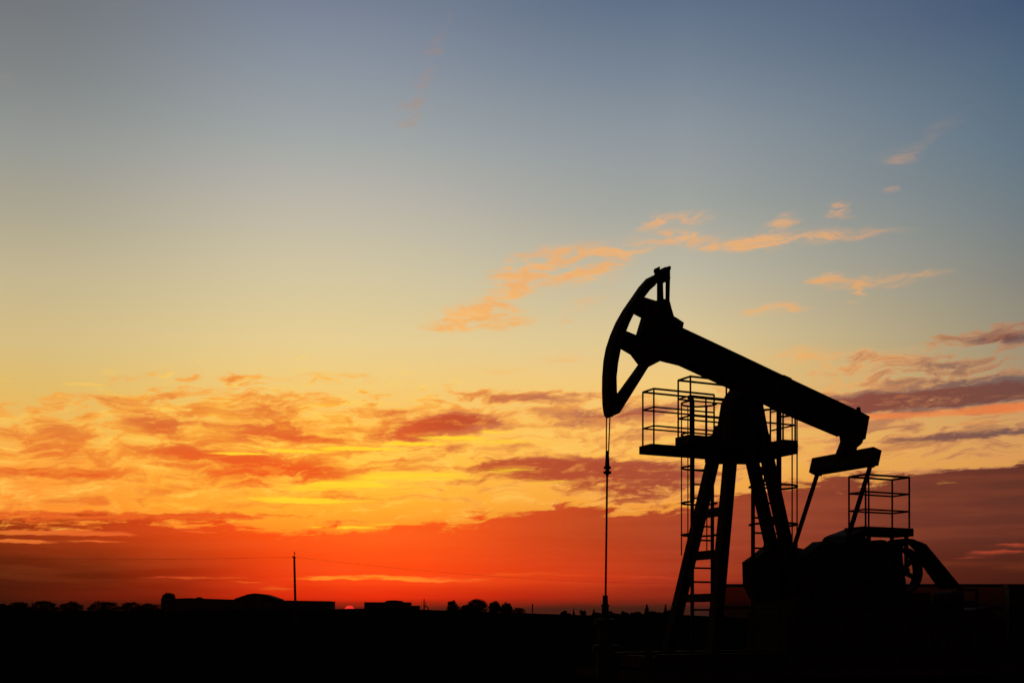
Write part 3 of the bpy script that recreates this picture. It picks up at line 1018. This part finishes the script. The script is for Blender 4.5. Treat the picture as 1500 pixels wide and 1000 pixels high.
# ------------------------------------------------------------------ wellhead under the rod
wp = at(886.6, 905, (ORG + BX * L(886.6, 880, 0)[0]).y)
well = tag(empty('wellhead', (wp.x, wp.y, 0)), 'small dark wellhead with stuffing box below the hanging polished rod', 'wellhead')
sc = wp.y / F
zt = EYE + (HOR - 871.5) * sc
m = MB()
m.lathe((0, 0, 0), [(0, 0.16), (0.5, 0.16), (0.52, 0.24), (0.62, 0.24), (0.64, 0.13), (EYE - 0.12, 0.13), (EYE - 0.1, 0.2), (EYE - 0.02, 0.2), (EYE, 0.1)], n=18)
m.build('casing_head', STEEL, well)
m = MB()
m.lathe((0, 0, EYE), [(0, 0.075), (zt - EYE - 0.2, 0.06), (zt - EYE - 0.195, 0.075), (zt - EYE - 0.165, 0.075), (zt - EYE - 0.16, 0.05), (zt - EYE - 0.04, 0.047), (zt - EYE, 0.045)], n=16)
m.build('stuffing_box', STEEL, well)
m = MB()
m.tube([(0, 0, EYE - 0.25), (0.55, -0.1, EYE - 0.25), (0.75, -0.1, EYE - 0.45), (0.75, -0.1, 0.0)], 0.05, 10)
m.build('flow_pipe', STEEL, well)
m = MB()
m.tube([(0.3, -0.05, EYE - 0.25), (0.3, -0.05, EYE - 0.02)], 0.015, 6)
m.ring(0.3, EYE - 0.02, -0.06, -0.04, 0.07, 0.09, 16)
m.build('valve', STEEL, well)

# ------------------------------------------------------------------ guard fence and cabinet behind
FD = 27.0
a, b = at(1053, 857, FD), at(1530, 857, FD)
fence = tag(empty('guard_fence', (a.x, FD, 0)), 'low pipe fence with dark netting behind the pump jack', 'fence')
ln_ = b.x - a.x
zr = a.z
nposts = 5
m = MB()
m.tube([(0, 0, zr), (ln_, 0, zr)], 0.036, 8)
m.build('top_rail', RAILM, fence)
m = MB()
m.tube([(0, 0, at(0, 889.5, FD).z), (ln_, 0, at(0, 889.5, FD).z)], 0.03, 8)
m.build('low_rail', RAILM, fence)
for x in (0.0, 0.25 * ln_, 0.5 * ln_, 0.745 * ln_, ln_):
    m = MB()
    m.tube([(x, 0, -0.1), (x, 0, zr)], 0.036, 8)
    m.build('fence_post', RAILM, fence)
m = MB()
m.box(0.0, ln_, 0.05, 0.058, 0.25, zr - 0.02)
m.build('netting', NET, fence)

c0 = at(1478, 856, 25.0)
cab = tag(empty('control_cabinet', (c0.x, 25.0, 0), R(-14)), 'plain dark control cabinet at the right end of the fence', 'cabinet')
m = MB()
m.box(0, 0.95, 0, 0.5, 0.12, c0.z - 0.04)
m.build('cabinet_body', STEEL, cab)
m = MB()
m.box(-0.03, 0.98, -0.04, 0.54, c0.z - 0.038, c0.z)
m.build('cabinet_roof', STEEL, cab)
m = MB()
m.box(0.05, 0.9, -0.022, -0.003, 0.25, c0.z - 0.12)
m.tube([(0.82, -0.05, 0.95), (0.82, -0.05, 1.15)], 0.012, 6)
m.build('cabinet_door', STEEL, cab)
m = MB()
m.box(-0.05, 1.0, -0.05, 0.55, -0.1, 0.118)
m.build('cabinet_plinth', CONC, cab)


# ------------------------------------------------------------------ trees on the skyline
def leaf_cloud(m, c, rx, rz, n, size, rng):
    for _ in range(n):
        while True:
            p = Vector((rng.uniform(-1, 1), rng.uniform(-1, 1), rng.uniform(-1, 1)))
            if p.length < 1:
                break
        k = 0.82 + 0.3 * mnoise.noise(p * 2.3 + Vector(c) * 0.7)
        if p.length > 0.2:
            p = p.normalized() * (p.length ** 0.6) * k
        q = Vector((c[0] + p.x * rx, c[1] + p.y * rx, c[2] + p.z * rz))
        u = Vector((rng.gauss(0, 1), rng.gauss(0, 1), rng.gauss(0, 1))).normalized()
        w = u.orthogonal().normalized()
        s = size * rng.uniform(0.6, 1.4)
        m.add([q - u * s, q + w * s * 0.6, q + u * s, q - w * s * 0.6], [(0, 1, 2, 3)])


def tree(px, top, width, depth, label, group, seed, kind='round', lobes=None):
    rng = random.Random(seed)
    g = at(px, 905, depth)
    gz = ground_z(g.x, depth) - 0.05
    H = EYE + (HOR - top + (1.6 if kind == 'round' else 0.8)) / F * depth - gz
    Wd = width / F * depth * (1.22 if kind == 'round' else 1.0)
    o = tag(empty('tree' if kind != 'shrub' else 'shrub', (g.x, depth, gz)), label, 'tree' if kind != 'shrub' else 'shrub', group)
    crown = MB()
    trunk = MB()
    if kind == 'conifer':
        trunk.tube([(0, 0, 0), (0, 0, H * 0.9)], max(0.05, Wd * 0.06), 6, 0.02)
        for k in range(7):
            f = k / 6
            leaf_cloud(crown, (0, 0, H * (0.18 + 0.8 * f)), max(0.12, Wd * 0.5 * (1 - f) ** 0.8), H * 0.1, int(90 - 60 * f), Wd * 0.11, rng)
    elif kind == 'shrub':
        for k in range(4):
            a = rng.uniform(0, 6.28)
            trunk.tube([(0, 0, 0), (math.cos(a) * Wd * 0.2, math.sin(a) * Wd * 0.2, H * 0.55)], Wd * 0.03, 5, Wd * 0.012)
        for k in range(6):
            a = rng.uniform(0, 6.28)
            f = rng.uniform(0.1, 0.75)
            leaf_cloud(crown, (math.cos(a) * Wd * 0.28, math.sin(a) * Wd * 0.28, H * f), Wd * 0.27, H * 0.27, 130, Wd * 0.08, rng)
    else:
        trunk.tube([(0, 0, 0), (rng.uniform(-.1, .1), 0, H * 0.35), (rng.uniform(-.2, .2), 0, H * 0.7)], max(0.1, H * 0.035), 7, 0.04)
        for k in range(5):
            a = 1.26 * k + rng.uniform(-.3, .3)
            trunk.tube([(0, 0, H * 0.3), (math.cos(a) * Wd * 0.3, math.sin(a) * Wd * 0.3, H * 0.62)], H * 0.016, 5, 0.02)
        nl = lobes or 16
        for k in range(nl):
            a = rng.uniform(0, 6.28)
            th_ = rng.uniform(0.05, 1.35)
            rr = 0.38 * Wd * math.cos(th_) * rng.uniform(0.75, 1.12)
            zf = 0.22 + 0.62 * math.sin(th_) * rng.uniform(0.85, 1.08)
            leaf_cloud(crown, (math.cos(a) * rr, math.sin(a) * rr, H * zf), Wd * rng.uniform(0.10, 0.17), H * rng.uniform(0.12, 0.18), 130, H * 0.035, rng)
        for k in range(1500):
            a, q = rng.uniform(0, 6.28), rng.random() ** 0.45
            th_ = math.asin(rng.random())
            p_ = Vector((math.cos(a) * math.cos(th_) * q * Wd * 0.44, math.sin(a) * math.cos(th_) * q * Wd * 0.44, H * (0.08 + 0.82 * math.sin(th_) * q)))
            u = Vector((rng.gauss(0, 1), rng.gauss(0, 1), rng.gauss(0, 1))).normalized()
            w = u.orthogonal().normalized()
            s = H * 0.05 * rng.uniform(0.6, 1.4)
            crown.add([p_ - u * s, p_ + w * s * 0.6, p_ + u * s, p_ - w * s * 0.6], [(0, 1, 2, 3)])
    trunk.build('trunk', BARK, o)
    crown.build('crown', LEAF, o)
    return o


GT = 'trees along the far field edge'
for i, (px, top, w, d, lab) in enumerate([
    (2, 884, 22, 470, 'cut off round tree at the left edge of the skyline'),
    (27, 880.5, 33, 470, 'round leafy tree nearest the left edge, whole in view'),
    (65, 880, 40, 468, 'broad round tree, third from the left edge'),
    (105, 881, 33, 472, 'narrower round tree between two broad ones at left'),
    (153, 880, 44, 470, 'broadest round tree of the left row, before the low hedge trees'),
    (193, 882, 34, 474, 'lower rounded tree left of the long flat building'),
    (220, 883.5, 32, 476, 'lowest tree touching the left end of the long flat building'),
    (248, 867, 24, 500, 'small tree top rising above the left end of the long flat roof'),
    (663, 879.5, 18, 440, 'small round tree standing alone right of the thin mast'),
    (698, 877, 35, 445, 'tall broad tree in the middle of the central clump'),
    (682, 886, 18, 450, 'low tree on the left shoulder of the tall broad central tree'),
    (725, 879, 18, 440, 'small upright tree right of the tall broad central tree'),
    (742, 883, 19, 442, 'small round tree second from the right of the central clump'),
    (760, 890.5, 20, 444, 'lowest tree at the right end of the central clump'),
]):
    tree(px, top, w, d, lab, GT, 100 + i)
GS = 'shrubs on the skyline by the wellhead'
for i, (px, top, w, d, kind, lab) in enumerate([
    (826, 893.5, 11, 320, 'shrub', 'leftmost round shrub on the skyline left of the wellhead'),
    (834, 898, 10, 318, 'shrub', 'low shrub beside the leftmost round skyline shrub'),
    (840.5, 892, 5, 322, 'conifer', 'very thin spiky tree between two shrubs left of the wellhead'),
    (853, 893, 12, 318, 'shrub', 'blocky shrub between the thin spiky tree and the wellhead'),
    (870, 893, 8, 316, 'conifer', 'pointed shrub just left of the wellhead'),
    (875, 897, 16, 320, 'shrub', 'low wide shrub touching the left side of the wellhead'),
    (895, 892.5, 8, 318, 'shrub', 'small shrub touching the right side of the wellhead'),
    (903, 897.5, 14, 322, 'shrub', 'low shrub right of the wellhead, first of the low ones'),
    (915, 894, 13, 318, 'shrub', 'rounded shrub midway between the wellhead and the pointed conifer'),
    (932, 895.5, 22, 320, 'shrub', 'wide low shrub left of the pointed conifer'),
    (947.6, 886.5, 11, 316, 'conifer', 'dark pointed conifer left of the pump jack leg'),
    (962, 895, 22, 322, 'shrub', 'flat shrub right of the pointed conifer'),
    (975, 886, 8, 318, 'conifer', 'slim pointed conifer touching the pump jack front leg'),
    (978, 890, 14, 320, 'shrub', 'dense shrub behind the foot of the pump jack front leg'),
]):
    tree(px, top, w, d, lab, GS, 300 + i, kind)

# ------------------------------------------------------------------ far buildings
BD = 455.0


def bx(px, py, d=BD):
    return at(px, py, d)


a, b = bx(239, 877), bx(483, 880)
gz = ground_z((a.x + b.x) / 2, BD) - 0.4
hall = tag(empty('warehouse', (a.x, BD, gz)), 'very long low flat roofed building on the skyline at left', 'building')
wl = b.x - a.x
m = MB()
m.plate([(0, 0), (wl, 0), (wl, b.z - gz - 0.15), (wl * 0.4, bx(0, 877.6).z - gz - 0.15), (wl * 0.16, bx(0, 875.6).z - gz - 0.15), (0, a.z - gz - 0.15)], 0, 14)
m.build('wall', WALLM, hall)
m = MB()
rt = [(-0.4, a.z - gz), (wl * 0.16, bx(0, 875.4).z - gz), (wl * 0.4, bx(0, 877.4).z - gz), (wl + 0.2, b.z - gz)]
m.plate(rt + [(x, z - 0.2) for x, z in rt[::-1]], -0.5, 14.5)
rf_ = m.build('roof', ROOFM, hall)
vx = bx(288, 874).x - a.x
m = MB()
m.lathe((vx, 4, bx(0, 877).z - gz), [(0, 1.5), (0.4, 1.4), (0.75, 0.9), (0.9, 0.1)], n=14)
m.build('roof_vent', ROOFM, rf_)
for k in range(9):
    m = MB()
    x = wl * (0.06 + 0.105 * k)
    m.box(x, x + 2.2, -0.06, -0.003, 1.2, 2.4)
    m.build('window', GLASSM, hall)
m = MB()
m.box(wl * 0.5 + 0.6, wl * 0.5 + 3.0, -0.09, -0.004, 0.0, 2.9)
m.build('door', ROOFM, hall)

d0, d1, dt = bx(347, 876.5, 480), bx(408, 877, 480), bx(374, 868.5, 480)
gz2 = ground_z(dt.x, 480) - 0.4
dome = tag(empty('storage_hangar', (dt.x, 480, gz2)), 'arched hangar roof rising behind the long flat building', 'building')
wd = (d1.x - d0.x) / 2
zb = d0.z - gz2
m = MB()
m.box(-wd, wd, 0, 16, 0, zb - 0.05)
m.build('wall', WALLM, dome)
m = MB()
rise = dt.z - d0.z
arcp = [(-wd * 1.02 + 2.04 * wd * i / 20, zb + rise * math.sin(math.pi * i / 20) ** 1.25) for i in range(21)]
m.plate(arcp, -0.3, 16.3)
m.build('roof', ROOFM, dome)

a, b = bx(533.5, 881.5), bx(600, 882)
gz = ground_z((a.x + b.x) / 2, BD) - 0.4
shed = tag(empty('farm_shed', (a.x, BD, gz)), 'flat roofed block with lower right annex, right of the setting sun', 'building')
w1 = b.x - a.x
m = MB()
m.box(0, w1, 0, 9, 0, a.z - gz - 0.15)
m.build('wall', WALLM, shed)
m = MB()
m.box(-0.2, w1 + 0.2, -0.25, 9.25, a.z - gz - 0.15, a.z - gz)
rs = m.build('roof', ROOFM, shed)
x0_, x1_ = bx(562, 879).x - a.x, bx(590, 879).x - a.x
hz = bx(0, 878.5).z - gz
m = MB()
m.plate([(x0_, a.z - gz), (x0_ + 1.0, hz - 0.15), (x0_ + 3, hz), (x1_ - 3, hz), (x1_ - 0.8, hz - 0.2), (x1_, a.z - gz)], 2, 7)
m.build('roof_house', ROOFM, rs)
m = MB()
m.box(w1 + 0.21, bx(613.5, 886).x - a.x, 1, 7, 0, bx(0, 886.5).z - gz)
m.build('annex', WALLM, shed)
for k in range(3):
    m = MB()
    m.box(2 + 5 * k, 3.6 + 5 * k, -0.06, -0.003, 1.2, 2.3)
    m.build('window', GLASSM, shed)
m = MB()
m.box(w1 - 3.2, w1 - 1.4, -0.09, -0.004, 0, 2.1)
m.build('door', ROOFM, shed)

# thin mast with a curved brace
p = at(621.2, 905, 430)
gz = ground_z(p.x, 430) - 0.1
mast = tag(empty('mast', (p.x, 430, gz)), 'thin short mast with a curved brace right of the flat roofed block', 'mast')
zt = EYE + (HOR - 876.5) / F * 430 - gz
zm = EYE + (HOR - 887.5) / F * 430 - gz
m = MB()
m.tube([(0, 0, 0), (0, 0, zm), (0, 0, zt)], 0.28, 8, 0.16)
m.build('pole', STEEL, mast)
m = MB()
m.tube([(0.65, 0, zm - 0.1), (0.65, 0, zm + 1.9)], 0.11, 6)
m.tube([(-0.9, 0, 0), (-0.9, 0, zt - 0.9)], 0.04, 5)
m.build('stay', STEEL, mast)
m = MB()
m.tube([(0, 0, zm), (0.8, 0, zm - 0.05), (1.4, 0, zm - 0.5), (1.7, 0, 0.0)], 0.2, 8)
m.build('brace', STEEL, mast)
# post
p = at(780, 905, 330)
gz = ground_z(p.x, 330) - 0.1
mk = tag(empty('marker_post', (p.x, 330, gz)), 'short lone post right of the central tree clump', 'post')
zt = EYE + (HOR - 884) / F * 330 - gz
m = MB()
m.tube([(0, 0, 0), (0, 0, zt * 0.8)], 0.16, 8)
m.build('shaft', WOOD, mk)
m = MB()
m.lathe((0, 0, zt * 0.8), [(0, 0.22), (zt * 0.14, 0.22), (zt * 0.2, 0.06)], n=10)
m.build('head', STEEL, mk)


# ------------------------------------------------------------------ power line
def pole(px_b, px_t, top, depth, label):
    g, tpt = at(px_b, 905, depth), at(px_t, top, depth)
    gz = ground_z(g.x, depth) - 0.2
    o = tag(empty('utility_pole', (g.x, depth, gz)), label, 'utility pole', 'poles of the power line')
    dx, h = tpt.x - g.x, tpt.z - gz
    m = MB()
    m.tube([(0, 0, 0), (dx * 0.5, 0, h * 0.46), (dx * 0.93, 0, h * 0.93)], 0.17, 10, 0.13)
    m.build('shaft', WOOD, o)
    m = MB()
    m.bar((dx - 0.25, 0, h * 0.925), (dx + 0.2, 0, h * 0.905), 0.1, 0.14)
    m.tube([(dx + 0.05, 0, h * 0.92), (dx + 0.05, 0, h)], 0.05, 6, 0.03)
    m.build('bracket', STEEL, o)
    m = MB()
    m.lathe((dx + 0.05, 0, h * 0.965), [(0, 0.07), (0.1, 0.09), (0.18, 0.05)], n=8)
    m.build('insulator', STEEL, o)
    return Vector((g.x + dx, depth, gz + h * 0.92))


t0 = pole(433.5, 430.8, 807, 150.0, 'leaning wooden utility pole rising behind the long flat building')
t1 = pole(1232, 1231, 837, 232.0, 'utility pole hidden behind the gearbox of the pump jack')
t2 = pole(-118, -120, 806, 152.0, 'utility pole beyond the left edge of the field view')


def wire(a, b, sag, label):
    m = MB()
    pts = [a.lerp(b, i / 40) - Vector((0, 0, 4 * sag * (i / 40) * (1 - i / 40))) for i in range(41)]
    m.tube(pts, 0.011, 5)
    o = m.build('power_line', WIREM)
    tag(o, label, 'wire', 'wires of the power line')


wire(t2, t0, 0.35, 'faint level wire crossing the red sky left of the utility pole')
wire(t0, t1, 2.3, 'faint sagging wire running right from the utility pole to the pump jack')
